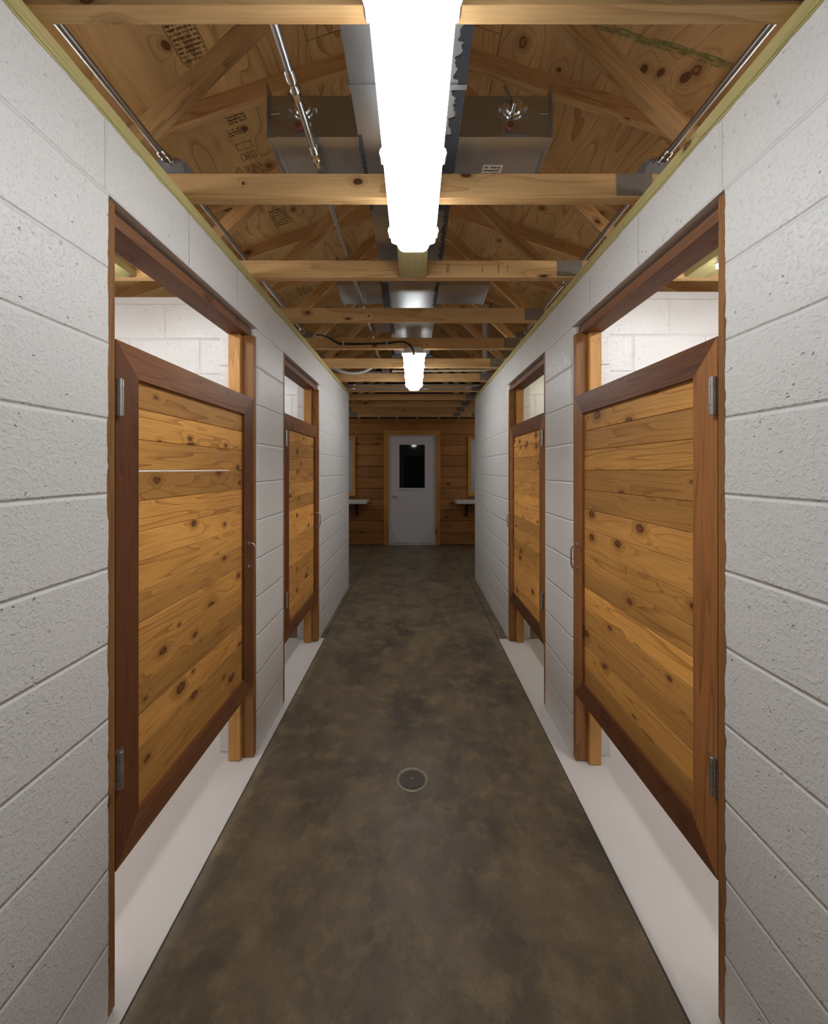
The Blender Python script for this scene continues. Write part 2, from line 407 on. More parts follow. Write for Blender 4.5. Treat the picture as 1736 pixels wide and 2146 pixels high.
wall_corridor('wall_left', -1, WL, OL, ENDL)
wall_corridor('wall_right', 1, WR, OR_, ENDR)

def simple_wall(name, boxes, mats, faces=None):
    mb = MB()
    for lo, hi in boxes: mb.box(lo, hi, 0, 0, rnd=.5)
    return tag(mb.build(name, mats), kind='structure')
# stall partitions, outer walls, end walls
for nm, sx, W, ys, end in (('left', -1, WL, (.30, 2.31, 4.05), ENDL), ('right', 1, WR, (.28, 2.24, 4.05), ENDR)):
    for k, y in enumerate(ys):
        a, b = sorted((sx*(W+TH), sx*OUT))
        simple_wall('wall_stall_%s_%s' % (nm, 'abc'[k]), [((a, y, 0), (b, y+TH, TOP))], M['blk_x'])
        mb = MB(); mb.box((a, y, TOP), (b, y+TH, PLATE), 0, rnd=.5)
        tag(mb.build('trim_stall_plate_%s_%s' % (nm, 'abc'[k]), M['white_ply'], bevel=.002), kind='structure')
    simple_wall('wall_end_'+nm, [((a, end-TH, 0), (b, end, TOP+.04))], M['blk_x'])
    a, b = sorted((sx*OUT, sx*(OUT+.2)))
    simple_wall('wall_outer_'+nm, [((a, BACKY, 0), (b, FARY+.2, TOP+.1))], M['blk_run'])
# wall behind the camera with a doorway onto the dark
mb = MB()
for lo, hi in (((-OUT, BACKY-.2, 0), (-.46, BACKY, 3.9)), ((.46, BACKY-.2, 0), (OUT, BACKY, 3.9)), ((-.46, BACKY-.2, 2.1), (.46, BACKY, 3.9))):
    mb.box(lo, hi, 0, rnd=.5)
tag(mb.build('wall_front', M['blk_x']), kind='structure')
mb = MB(); mb.box((-.46, BACKY-.2, 0), (.46, BACKY-.15, 2.1)); tag(mb.build('door_2', M['blackmetal']), kind='structure')

# floor: brown concrete aisle, saw-cut joints, white painted margins running into the stalls
JL, JR = -.790, .743
mb = MB()
def fl(x0, x1, y0, y1, mat, z=0.0): mb.box((x0, y0, -.10), (x1, y1, z), 1, mat, rnd=.5)
fl(JL+.003, JR-.003, BACKY-.2, FARY+.2, 0)
fl(JL-.003, JL+.003, BACKY-.2, FARY+.2, 2, -.006); fl(JR-.003, JR+.003, BACKY-.2, FARY+.2, 2, -.006)
fl(-OUT-.2, JL-.003, BACKY-.2, 3.575, 1); fl(JR+.003, OUT+.2, BACKY-.2, 3.555, 1)
fl(-OUT-.2, JL-.003, 3.575, FARY+.2, 0); fl(JR+.003, OUT+.2, 3.555, FARY+.2, 0)
tag(mb.build('floor', [M['conc'], M['pfloor'], M['joint']]), kind='structure')

# roof deck of plywood sheets
mb = MB()
sl = math.sqrt(1+PITCH**2)
for sx, first in ((-1, .524), (1, .426)):
    xs = [0, first] + [first+1.157*k for k in range(1, 4)]
    for i in range(len(xs)-1):
        x0, x1 = xs[i]+(.0 if i == 0 else .0015), xs[i+1]-.0015
        y = BACKY-.3-(1.1 if i % 2 else 0)
        while y < FARY+.3:
            y1 = y+2.435
            p = lambda a, b, t: (sx*a, b, RIDGE-PITCH*a+t)
            mb.prism([(x0, y), (x1, y), (x1, y1), (x0, y1)], p, 0, .015, (0, 1), 0, rnd=(.25+.5*random.random()))
            y = y1+.004
ceil = tag(mb.build('ceiling', M['ply']), kind='structure')
# felt over the deck closes the gaps
mb = MB()
for sx in (-1, 1):
    mb.prism([(0, BACKY-.4), (4.2, BACKY-.4), (4.2, FARY+2.6), (0, FARY+2.6)], lambda a, b, t: (sx*a, b, RIDGE+.02-PITCH*a+t), 0, .01, (0, 1))
mb.build('roofing_felt', M['siding_back'], ceil)

# wall plates of pressure-treated lumber along both corridor walls
def ragged(n, amp, seed):
    r = random.Random(seed); v = 0; out = []
    for i in range(n):
        v = .7*v + r.uniform(-1, 1)*amp
        if r.random() < .05: v += amp*2.2*r.choice((1, -1))
        out.append(max(-2*amp, min(2.6*amp, v)))
    return out
def wall_plate(name, sx, W, end, seed):
    mb = MB()
    a, b = sorted((sx*(W-.004), sx*(W+.14)))
    mb.box((a, BACKY, TOP), (b, end, PLATE), 1, rnd=.6)
    # unpainted wood shows along a brushed, uneven edge
    N = 260; y0 = .5; rg = ragged(N+1, .0022, seed)
    poly = [(y0+(end-y0)*i/N, TOP-.006+rg[i]) for i in range(N+1)] + [(end, PLATE-.004), (y0, PLATE-.004)]
    mb.prism(poly, lambda p, q, t: (sx*(W-t), p, q), -.0, .0018, (1, 0), rnd=.6)
    o = mb.build(name, M['treated']); tag(o, kind='structure')
wall_plate('trim_1', -1, WL, ENDL, 3); wall_plate('trim_2', 1, WR, ENDR, 5)

# far wall of cedar boards
DX0, DX1, DTOP = -.473, .397, 2.142          # door leaf
mb = MB()
mb.box((-OUT, FARY+.03, 0), (OUT, FARY+.2, 3.9), 0, 1)
zs = [0.0, .235, .47]
while zs[-1] < 2.45: zs.append(zs[-1]+.2155)
zs[-1] = min(zs[-1], 2.505)
cl, cr = DX0-.125, DX1+.125
for i in range(len(zs)-1):
    z0, z1 = zs[i], zs[i+1]
    spans = [(-OUT, cl+.03), (cr-.03, OUT)] if z0 < DTOP else [(-OUT, OUT)]
    for a, b in spans:
        cuts = [a]
        while b-cuts[-1] > 3.4: cuts.append(cuts[-1]+random.uniform(1.8, 3.0))
        cuts.append(b)
        for c0, c1 in zip(cuts, cuts[1:]):
            ou, rn = random.uniform(0, 40), random.random()
            mb.prism([(0, z0), (.006, z0), (.021, z0+.012), (.012, z1-.002), (0, z1-.002)],
                     (lambda p, q, t: (t, FARY+.03-p*1.0, q)), c0+.0005, c1-.0005, (0, 1), 0, rnd=rn)
o = mb.build('wall_back', [M['siding'], M['siding_back']]); tag(o, kind='structure')
# redo UVs so the grain follows the boards
uvl = o.data.uv_layers[0].data
for p in o.data.polygons:
    k = o.data.attributes['rnd'].data[p.index].value*37.0
    for li in p.loop_indices:
        c = o.data.vertices[o.data.loops[li].vertex_index].co
        uvl[li].uv = (c.x+k, c.z*1.0+c.y+k*1.7)
# little blocks in the gap over the boards
for k, x in enumerate((752, 794.5, 832, 874.5, 920.5, 963)):
    P = px(x, 875, 7.97); mb = MB(); mb.box((P.x-.016, FARY-.03, 2.500), (P.x+.016, FARY+.028, 2.55)); mb.build('nailing_block', M['treated'], o)

# far door
d1 = tag(empty('door_1', (0, FARY, 0)), kind='structure')
def dpart(name, boxes, mat, bevel=.003, par=d1):
    mb = MB()
    for lo, hi in boxes: mb.box(lo, hi)
    q = mb.build(name, mat, par, bevel); return q
GX0, GX1, GZ0, GZ1 = -.29, .214, CZ-.364, CZ+.49
dpart('door_leaf', [((DX0, .0, .037), (GX0, .04, DTOP)), ((GX1, .0, .037), (DX1, .04, DTOP)),
      ((GX0, .0, .037), (GX1, .04, GZ0)), ((GX0, .0, GZ1), (GX1, .04, DTOP))], M['door_white'], 0)
dpart('glazing_bead', [((GX0-.04, -.012, GZ0-.04), (GX0, .01, GZ1+.04)), ((GX1, -.012, GZ0-.04), (GX1+.04, .01, GZ1+.04)),
      ((GX0, -.012, GZ0-.04), (GX1, .01, GZ0)), ((GX0, -.012, GZ1), (GX1, .01, GZ1+.04))], M['door_white'], .003)
dpart('window_pane', [((GX0, .012, GZ0), (GX1, .02, GZ1))], M['glass'], 0)
dpart('door_jamb', [((DX0-.022, -.02, 0), (DX0-.004, .05, DTOP+.022)), ((DX1+.004, -.02, 0), (DX1+.022, .05, DTOP+.022)),
      ((DX0-.004, -.02, DTOP+.004), (DX1+.004, .05, DTOP+.022)), ((DX0-.004, -.02, 0), (DX1+.004, .05, .028))], M['door_white'], .002)
dpart('door_casing', [((DX0-.125, -.022, 0), (DX0-.022, .02, DTOP+.022)), ((DX1+.022, -.022, 0), (DX1+.125, .02, DTOP+.022)),
      ((DX0-.125, -.022, DTOP+.022), (DX1+.125, .02, DTOP+.125))], M['casing'], .003)
mb = MB()
mb.tube([(DX0+.06, 0, .955), (DX0+.06, -.012, .955)], .028, 20); mb.tube([(DX0+.06, -.01, .955), (DX0+.06, -.05, .955)], .011, 14)
mb.tube(smooth_path([(DX0+.06, -.05, .955), (DX0+.09, -.052, .957), (DX0+.13, -.05, .95), (DX0+.165, -.046, .955)]), .009, 12)
mb.build('lever_handle', M['zinc'], d1)

# ------------------------------------------------------------------ roof trusses
def make_truss():
    r = empty('roof_truss', (0, 0, PLATE))
    hs = 3.6; T = .038; ap = RIDGE-PLATE; ch = .089
    mb = MB(); mb.box((-hs, 0, 0), (hs, T, ch), 0, rnd=.5); mb.build('bottom_chord', M['pine'], r, .0015)
    tv = ch*sl
    for sx in (-1, 1):
        mb = MB()
        mb.prism([(0, ap), (hs+.25, ap-PITCH*(hs+.25)), (hs+.25, ap-PITCH*(hs+.25)-tv), (0, ap-tv)], lambda a, b, t: (sx*a, t, b), 0, T, (.949, -.316), 0)
        mb.build('top_chord', M['web'], r, .0015)
        # long web from the apex to the lower third point, short web to the upper chord
        def web(x0, z0, x1, z1, wd=.066):
            d = Vector((x1-x0, z1-z0)).normalized(); n = Vector((-d.y, d.x))*wd/2
            m2 = MB(); m2.prism([(x0-n.x, z0-n.y), (x1-n.x, z1-n.y), (x1+n.x, z1+n.y), (x0+n.x, z0+n.y)], lambda a, b, t: (sx*a, t+.0005, b), 0, T-.001, (d.x, d.y), 0)
            m2.build('web', M['web'], r, .0015)
        web(1.125, ch+.035, .045, ap-tv-.018)
        web(1.20, ch+.02, 1.78, ap-PITCH*1.78-tv-.02)
    for sx, x in ((1, .80), (-1, 1.14), (1, 1.14)):
        mb = MB(); a = sx*x; hw = .065
        mb.box((a-hw, -.0015, .008), (a+hw, .0002, ch-.001), 0, 0)
        if x < 1:
            for i in range(5):
                for j in range(9):
                    xx = a-hw+.012+i*.0265+random.uniform(-.001, .001); zz = .014+j*.0082
                    mb.box((xx-.003, -.002, zz), (xx+.003, -.0014, zz+.0045), 0, 1)
        mb.build('gusset_plate', [M['gusset'], M['gusset_tooth']], r)
    return r
TY = [.858+.6096*k for k in range(12)]
tproto = make_truss(); trusses = []
tl = ['exposed pine roof truss nearest overhead, crossing the very top of the photo',
      'second pine truss, partly hiding the round grey boxes, crossing the first light',
      'third pine truss, butted by the greenish board at the first light\'s far end',
      'fourth pine truss from the camera, just past the second pair of duct outlets',
      'fifth pine truss, with the black cable clipped across its face',
      'sixth pine truss from the camera, crossing above the second light\'s middle',
      'seventh pine truss from the camera, at the far half of the second light',
      'eighth pine truss, just beyond the two crosswise steel conduits',
      'ninth pine truss from the camera, first one past the ends of the block walls',
      'tenth pine truss from the camera, above the space before the far wooden wall',
      'eleventh pine truss from the camera, second to last before the far wooden wall',
      'last pine truss, closest to the far wooden wall']
for k, y in enumerate(TY):
    t = tproto if k == 0 else copy_tree(tproto)
    t.location = (0, y, PLATE); tag(t, tl[k], 'roof truss', 'parallel pine roof trusses over the corridor')
    if k:   # own board random numbers so that no two trusses show the same grain
        for ch in [x for x in bpy.data.objects if x.parent == t and x.name.split('.')[0] in ('bottom_chord', 'top_chord', 'web')]:
            ch.data = ch.data.copy()
            du, dv, dr = random.uniform(0, 50), random.uniform(0, 50), random.uniform(.15, .85)
            for l in ch.data.uv_layers[0].data: l.uv = (l.uv[0]+du, l.uv[1]+dv)
            for a in ch.data.attributes['rnd'].data: a.value = dr
    trusses.append(t)

# printed marks and the dark knot on the third truss
T3 = trusses[2]
mb = MB()
def marks(mb, to3, x0, z0, w_, h_, rows, seed, vert=False, dens=.75):
    r = random.Random(seed)
    for i in range(rows):
        a = 0.0
        while a < 1.0:
            l = r.uniform(.02, .06)
            if r.random() < dens:
                q0 = (x0+w_*a, z0+h_*(i+.15)/rows); q1 = (x0+w_*min(1, a+l*.7), z0+h_*(i+.15+r.uniform(.3, .65))/rows)
                if vert: q0 = (x0+w_*(i+.15)/rows, z0+h_*a); q1 = (x0+w_*(i+.15+r.uniform(.3, .65))/rows, z0+h_*min(1, a+l*.7))
                mb.prism([(q0[0], q0[1]), (q1[0], q0[1]), (q1[0], q1[1]), (q0[0], q1[1])], to3, 0, .0004)
            a += l
sc3 = TY[2]/F
f3 = lambda a, b, t: (a, -.0003-t, b)
for x0, x1, n in ((936, 944, 2), (1010, 1014, 1), (1043, 1048, 1), (1063, 1066, 1)):
    mb = MB(); marks(mb, f3, (x0-868)*sc3, .024, (x1-x0)*sc3, .045, n, x0, True)
    mb.build('printed_mark', M['stamp'], T3)

# ------------------------------------------------------------------ treated blocking boards
def blocking(x, y0, y1, label):
    mb = MB(); mb.box((-.069, 0, 0), (.069, y1-y0, .038), 1, rnd=.45)
    o = mb.build('blocking_board', M['treated'], bevel=.002); o.location = (x, y0, PLATE+.0005)
    tag(o, label, 'wood block', 'treated mounting boards between trusses')
blocking(-.006, TY[1]+.0385, TY[2]-.0005, 'greenish treated board between trusses at the far end of the near corridor light')
blocking(-1.50, TY[1]+.0385, TY[2]-.0005, 'greenish treated board seen through the gap above the front left stall door')
blocking(1.465, TY[1]+.0385, TY[2]-.0005, 'greenish treated board seen through the gap above the front right stall door')

# ------------------------------------------------------------------ strip lights
def rr(hw, z0, z1, hw2, r):      # lens outline: wide at z1 (top), narrow at z0 with rounded corners
    pts = [(-hw, z1), (-hw-.006, z1-.022)]
    for k in range(7):
        t = math.pi+math.pi/2*k/6; pts.append((-hw2+r+r*math.cos(t), z0+r+r*math.sin(t)))
    for k in range(7):
        t = 1.5*math.pi+math.pi/2*k/6; pts.append((hw2-r+r*math.cos(t), z0+r+r*math.sin(t)))
    pts += [(hw+.006, z1-.022), (hw, z1)]; return pts
def strip_light(x, y0, L, lens, label, group=None):
    """sealed 4-foot fixture; origin at its near end on the mounting surface"""
    r = empty('strip_light', (x, y0, PLATE-.0005)); to3 = lambda a, b, t: (a, t, b)
    mb = MB(); mb.prism([(-.055, 0), (-.074, -.030), (-.083, -.036), (-.083, -.046), (.083, -.046), (.083, -.036), (.074, -.030), (.055, 0)], to3, 0, L)
    mb.build('housing', M['lamp_body'], r, .003)
    # lens: stack of scaled outlines so both ends are rounded
    base = rr(.082, -.108, -.046, .064, .030); rings = []
    for yy, sxx, szz in ((.008, .94, .80), (.014, .975, .92), (.028, 1, 1), (L-.028, 1, 1), (L-.014, .975, .92), (L-.008, .94, .80)):
        rings.append([(a*sxx, yy, -.046+(b+.046)*szz) for a, b in base])
    mb = MB(); b0 = 0; n = len(base)
    for R in rings: mb.v += R
    for i in range(len(rings)-1):
        for k in range(n):
            k2 = (k+1) % n; mb.f.append(([i*n+k, i*n+k2, (i+1)*n+k2, (i+1)*n+k], [(0, 0)]*4, 0, .5, True))
    mb.f.append((list(range(n)), [(0, 0)]*n, 0, .5, False)); mb.f.append((list(range((len(rings)-1)*n, len(rings)*n))[::-1], [(0, 0)]*n, 0, .5, False))
    mb.build('lens', lens, r)
    for k in range(4):
        for sx in (-1, 1):
            mb = MB(); yc = .05+(L-.1)*k/3
            mb.prism([(sx*.087, -.026), (sx*.097, -.030), (sx*.101, -.044), (sx*.096, -.058), (sx*.083, -.060), (sx*.080, -.052), (sx*.088, -.048)], to3, yc-.014, yc+.014)
            mb.build('latch', M['lamp_body'], r, .0015)
    tag(r, label, 'light fixture', group); return r
strip_light(-.003, .385, 1.27, M['lens1'], 'long glowing strip light overhead at the top centre of the photo', 'corridor strip lights')
strip_light(0.0, 3.255, 1.27, M['lens2'], 'smaller-looking glowing strip light farther down the corridor, fed by the black cable', 'corridor strip lights')
for x, y0, ln, lb in ((-1.50, .62, 'lens3', 'front left'), (1.465, .62, 'lens3', 'front right'), (-1.50, 2.62, 'lens6', 'second left'), (1.465, 2.62, 'lens4', 'second right')):
    strip_light(x, y0, 1.24, M[ln], 'strip light inside the %s stall, hidden behind the block wall' % lb, 'strip lights inside the stalls')

for x, lb in ((-2.0, 'left'), (1.95, 'right')):
    strip_light(x, 6.25, 1.27, M['lens5'], 'strip light over the %s wash counter, hidden behind the block walls' % lb, 'strip lights over the wash counters')

# ------------------------------------------------------------------ stall doors and frames
LEAF_Z, LEAF_H, LEAF_W, RAIL = .366, 1.489, .935, .094
def stall_door(sx, loc, ang, L, label, gap_row=None, seed=1, split=None):
    st = random.getstate(); random.seed(seed)
    r = empty('stall_door', loc, ang*sx*-1)
    to3 = lambda a, b, t: (sx*t, a, b)      # a along the leaf, b up, t toward the corridor
    H = LEAF_H; R = RAIL; th = .036
    for nm, poly, g in (('stile', [(0, 0), (R, R), (R, H-R), (0, H)], (0, 1)), ('stile', [(L, 0), (L, H), (L-R, H-R), (L-R, R)], (0, 1)),
                        ('rail', [(.0006, 0), (L-.0006, 0), (L-R, R-.0004), (R, R-.0004)], (1, 0)), ('rail', [(.0006, H), (R, H-R+.0004), (L-R, H-R+.0004), (L-.0006, H)], (1, 0))):
        mb = MB(); mb.prism(poly, to3, -th, 0, g); mb.build(nm, M[('stain_warm' if nm == 'stile' else 'stain') if sx < 0 else ('stain' if nm == 'stile' else 'stain_top')], r, .0022)
    mb = MB(); n = 14; bh = (H-2*R+.02)/n
    for i in range(n):
        z0 = R-.01+i*bh; z1 = z0+bh-.0012
        if gap_row == i: z1 -= .0032
        lo = [L*.001+R-.012, z0]; 
        cuts = [R-.012, L-R+.012]
        for c0, c1 in zip(cuts, cuts[1:]):
            b = .0016; rn = random.random()
            mb.prism([(z0, -.012-b), (z0+b, -.012), (z1-b, -.012), (z1, -.012-b)]+([(z1, -.030)] if gap_row == i else [(z1, -.018), (z1+.0025, -.018), (z1+.0025, -.030)])+[(z0, -.030)],
                     lambda p, q, t: (sx*q, t, p), c0, c1, (0, 1), 0, rnd=rn)
    o = mb.build('board_panel', M['cedar'], r)
    uvl = o.data.uv_layers[0].data
    for p in o.data.polygons:
        k = o.data.attributes['rnd'].data[p.index].value*37.0
        for li in p.loop_indices:
            c = o.data.vertices[o.data.loops[li].vertex_index].co
            uvl[li].uv = (c.y+k, c.z+c.x*sx+k*1.7)
    if gap_row is not None: pass
    # spring hinges at the near edge
    for hz in (CZ+.151-LEAF_Z, CZ-.892-LEAF_Z):
        mb = MB(); hx = sx*.0095
        mb.tube([(hx, .003, hz), (hx, .003, hz+.026)], .0098, 18); mb.tube([(hx, .003, hz+.0272), (hx, .003, hz+.0775)], .0098, 18)
        mb.tube([(hx, .003, hz+.0787), (hx, .003, hz+.102)], .0098, 18)
        mb.tube([(hx, .003, hz-.002), (hx, .003, hz+.104)], .007, 12)
        mb.box(tuple(sorted((sx*.0001, sx*.0022)))[:1]+(.0, hz+.004), tuple(sorted((sx*.0001, sx*.0022)))[1:]+(.03, hz+.098))
        h = mb.build('hinge', M['hinge'], r); h['label'] = 'brushed steel spring hinge'
    # bent wire pull on the far stile
    mb = MB(); yy = L-.042; zc = CZ-.43-LEAF_Z
    mb.tube(smooth_path([(0, yy, zc+.058), (sx*.018, yy, zc+.060), (sx*.030, yy, zc+.042), (sx*.033, yy, zc), (sx*.030, yy, zc-.042), (sx*.018, yy, zc-.060), (0, yy, zc-.058)]), .0042, 10)
    for q in (-1, 1): mb.tube([(0, yy, zc+q*.058), (sx*.003, yy, zc+q*.058)], .011, 14)
    h = mb.build('pull_handle', M['hinge'], r); h['label'] = 'bent steel wire pull handle'
    tag(r, label, 'stall door', 'cedar stall doors along the corridor'); random.setstate(st); return r
stall_door(-1 if False else 1, (-WL-.006, OL[0][0]+.033, LEAF_Z), math.radians(.25), .942, 'cedar board stall door, front left, with a bright light slit between boards', gap_row=10, seed=11)
stall_door(1, (-WL-.006, OL[1][0]+.043, LEAF_Z), math.radians(.2), .885, 'cedar board stall door, second on the left, farther down the corridor', seed=5)
stall_door(-1, (WR+.006, OR_[0][0]+.033, LEAF_Z), math.radians(1.3), .938, 'cedar board stall door, front right, with darker top and bottom rails', seed=23)
stall_door(-1, (WR+.006, OR_[1][0]+.043, LEAF_Z), math.radians(.2), .905, 'cedar board stall door, second on the right, farther down the corridor', seed=31)

def door_frame(sx, W, y0, y1, label, seed):
    r = empty('door_frame', (sx*(W+.002), y0, 0)); L = y1-y0
    to = lambda a, b: tuple(sorted((sx*a, sx*b)))
    def bx(nm, x0, x1, ya, yb, z0, z1, m, par=r):
        mb = MB(); a, b = to(x0, x1); mb.box((a, ya, z0), (b, yb, z1)); return mb.build(nm, m, par, .002)
    hz = HEAD-.012
    bx('jamb', 0, .089, .002, .021, .003, hz-.038, M['jamb']); bx('jamb', 0, .089, L-.038, L-.002, .003, hz-.038, M['jamb'])
    bx('header', .026, .126, .002, L-.002, hz-.038, hz, M['header'])
    bx('stop', .058, .118, L-.066, L-.0385, .003, hz-.0385, M['cedar_pale']); bx('stop', .058, .118, .0385, .055, .003, hz-.0385, M['cedar_pale'])
    # raw wood shows past the brushed paint edge on the near side
    mb = MB(); N = 150; rg = ragged(N+1, .0022, seed)
    poly = [(.0205, .01), (.0205, hz)]+[(.001-abs(rg[i])*1.1-.001, hz-(hz-.01)*i/N) for i in range(N+1)]
    mb.prism([(a, b) for a, b in poly], lambda a, b, t: (sx*(-.0023-t)*1.0, a, b), 0, .0007, (0, 1))
    e = mb.build('raw_edge', M['jamb'], r)
    tag(r, label, 'door frame', 'stained wooden stall door frames'); return r
door_frame(-1, WL, OL[0][0], OL[0][1], 'stained wood door frame set in the near opening of the left wall', 2)
door_frame(-1, WL, OL[1][0], OL[1][1], 'stained wood door frame set in the far opening of the left wall', 3)
door_frame(1, WR, OR_[0][0], OR_[0][1], 'stained wood door frame set in the near opening of the right wall', 4)
door_frame(1, WR, OR_[1][0], OR_[1][1], 'stained wood door frame set in the far opening of the right wall', 6)

# ------------------------------------------------------------------ air duct
duct = tag(empty('air_duct', (0, 0, CZ+1.125)), 'galvanized rectangular air duct with dark sealant running above the lights', 'air duct')
DB = 0.0; DHT = .20; DXL, DXR = -.188, .152; DEND = 4.05
mb = MB(); ys = [-.9, .27, 1.19, 1.69, 2.42, 2.92, 3.50, DEND]
for a, b in zip(ys, ys[1:]):
    mb.box((DXL, a+.001, 0), (DXR, b-.0005, DHT), 1); mb.box((DXL-.004, b-.012, -.004), (DXR+.004, b+.004, DHT+.004), 0) if b in (1.19, 2.42, 3.50) else None
mb.build('trunk', M['galv'], duct)
def smear(x0, x1, y0, y1, seed, z=-.0012, n=200, amp=.007):
    ra, rb = ragged(n+1, amp, seed), ragged(n+1, amp*.6, seed+1)
    L = [(x0+ra[i]*.8, y0+(y1-y0)*i/n) for i in range(n+1)]; R_ = [(x1+rb[i]*.3, y0+(y1-y0)*i/n) for i in range(n+1)]
    mb = MB(); mb.prism(L+R_[::-1], lambda a, b, t: (a, b, z-t), 0, .0012); mb.build('sealant', M['sealant'], duct)
smear(DXR-.030, DXR, .5, 1.40, 1); smear(DXR-.055, DXR, 1.36, 1.75, 2, -.0016); smear(DXR-.018, DXR, 1.75, 2.45, 3, -.0014, amp=.006)
smear(DXR-.02, DXR, 2.42, 2.80, 4, -.0018, amp=.005); smear(DXL, DXL+.012, 1.36, 1.75, 5, amp=.003); smear(DXL-.012, DXL+.03, 2.42, 2.80, 6, amp=.008)
smear(DXL, DXL+.03, 2.9, 3.35, 7, amp=.008)
def outlet(sx, xi, xo, y0, y1, label, dial=None, paper=False, taper=0.0, mark=False):
    h = .142; B = .002
    to3 = lambda a, b, t: (a, b, t)
    mb = MB(); a0, a1 = sorted((xi, xo))
    mb.box((a0, y0, B), (a1, y1, h), 0)
    o = mb.build('outlet_box', M['galv'], duct, 0); o['label'] = label
    # folded flange at the open end
    mb = MB(); f0, f1 = sorted((xo, xo+sx*.004))
    mb.box((f0, y0-.012, -.012), (f1, y1+.012, h+.034)); mb.box(tuple(sorted((xo, xo-sx*.022)))[:1]+(y0-.002, -.001), tuple(sorted((xo, xo-sx*.022)))[1:]+(y1, B))
    mb.build('flange', M['galv'], o)
    if dial is not None:
        X = dial; z = h*.66; y = y0
        mb = MB(); mb.box((X-.050, y-.003, z-.024), (X+.050, y, z+.040)); 
        mb.box((X-.036, y-.004, .006), (X+.040, y-.001, z-.028))
        mb.build('damper_plate', M['galv'], o)
        mb = MB()
        mb.tube([(X, y-.003, z), (X, y-.010, z)], [.038, .036], 28); mb.tube([(X, y-.010, z), (X, y-.016, z)], [.028, .024], 28)
        mb.tube([(X, y-.016, z), (X, y-.034, z)], .010, 14)
        for q in (-1, 1): mb.tube([(X+q*.043, y-.003, z+.002), (X+q*.043, y-.010, z+.002)], .006, 10)
        hd = Vector((-.035*sx, 0, .062)) if sx > 0 else Vector((.03, 0, -.07))
        mb.beam((X, y-.024, z), Vector((X, y-.024, z))+hd, .004, .013, (0, 1, 0))
        mb.build('damper_dial', M['zinc'], o)
        mb = MB(); mb.tube([(X-.012, y-.006, .028), (X-.012, y-.020, .028)], .012, 12); mb.build('damper_pivot', M['bracket_red'], o)
    # staple-like tab by the flange, longitudinal seam
    mb = MB(); mb.tube([(xo-sx*.008, y0-.002, h*.62), (xo-sx*.036, y0-.004, h*.66)], .0012, 6); mb.tube([(xo-sx*.008, y0-.002, h*.55), (xo-sx*.040, y0-.004, h*.55)], .0012, 6)
    mb.build('wire_tab', M['zinc'], o)
    if paper:
        mb = MB(); mb.box((.255, y0+.125, B-.0012), (.33, y0+.235, B-.0004)); mb.build('paper_label', M['paper'], o)
        mb = MB(); marks(mb, lambda a, b, t: (a, b, B-.0013-t), .262, y0+.13, .06, .095, 6, 9, dens=.7); mb.build('fine_print', M['stamp'], o)
    if mark:
        cu = bpy.data.curves.new('marker', 'FONT'); cu.body = '100'; cu.size = .05; cu.extrude = .0003
        t = bpy.data.objects.new('marker', cu); COL.objects.link(t)
        dg = bpy.context.evaluated_depsgraph_get(); me = bpy.data.meshes.new_from_object(t.evaluated_get(dg)); bpy.data.objects.remove(t)
        me.materials.clear(); me.materials.append(M['ink'])
        t = bpy.data.objects.new('marker_writing', me); COL.objects.link(t); t.parent = o
        # seen from below, reading upright from the camera side
        t.matrix_local = Matrix.Translation((-.445, y0+.215, B-.0009)) @ Matrix.Rotation(math.pi, 4, 'X') @ Matrix.Translation((0, 0, 0))
    return o
outlet(-1, DXL, -.492, 1.37, 1.72, 'left near outlet box with marker writing', dial=-.375, mark=True)
outlet(1, DXR, .462, 1.37, 1.72, 'right near outlet box with paper label', dial=.335, paper=True)
outlet(-1, DXL, -.472, 2.47, 2.75, 'left far outlet box')
outlet(1, DXR, .462, 2.47, 2.75, 'right far outlet box')
mb = MB(); mb.box((-.31, 3.10, -.002), (DXL, 3.30, .10)); mb.build('side_collar', M['galv'], duct)
mb = MB(); mb.box((DXL-.03, DEND-.10, -.006), (DXR+.03, DEND-.02, DHT+.02)); mb.build('end_collar', M['sealant'], duct)

# ------------------------------------------------------------------ conduits and boxes
def conduit(pts, r, label, couplings=(), mat='conduit', name='conduit', cat='conduit', group=None, sub=1, clr=.016):
    o = MB(); P = [Vector(p) for p in pts]; P = smooth_path(P, sub) if sub > 1 else P
    c0 = P[0].copy(); root = empty(name, c0)
    mb = MB(); mb.tube([p-c0 for p in P], r, 16); mb.build('pipe', M[mat], root)
    for (a, b) in couplings:
        a = Vector(a)-c0; b = Vector(b)-c0; d = (b-a)
        m2 = MB(); m2.tube([a+d*t for t in (0, .06, .3, .34, .38, .62, .66, .70, .94, 1)], [clr*.82, clr, clr, clr*1.12, clr*.9, clr*.9, clr*1.12, clr, clr, clr*.82], 18)
        m2.build('coupling', M['zinc'], root)
    tag(root, label, cat, group); return root
ch = CZ+1.16; cm = CZ+1.092
XL, XR, XM = -.926, .932, -.343
conduit([(XL, -.6, ch), (XL, 1.515, ch)], .0115, 'steel conduit along the left wall top, ending at a round grey box', [((XL, 1.465, ch), (XL, 1.512, ch))], group='steel conduits running along the corridor')
conduit([(XR, -.6, ch), (XR, 1.515, ch)], .0115, 'steel conduit along the right wall top, ending at a round grey box', [((XR, 1.465, ch), (XR, 1.512, ch))], group='steel conduits running along the corridor')
conduit([(XM, -.6, cm), (XM, 1.1, cm), (XM, 1.33, cm), (XM, 4.2, cm)], .0115, 'steel conduit between the left wall and the duct, with two bright couplings', [((XM, 1.10, cm), (XM, 1.19, cm)), ((XM, 1.36, cm), (XM, 1.45, cm))], group='steel conduits running along the corridor')
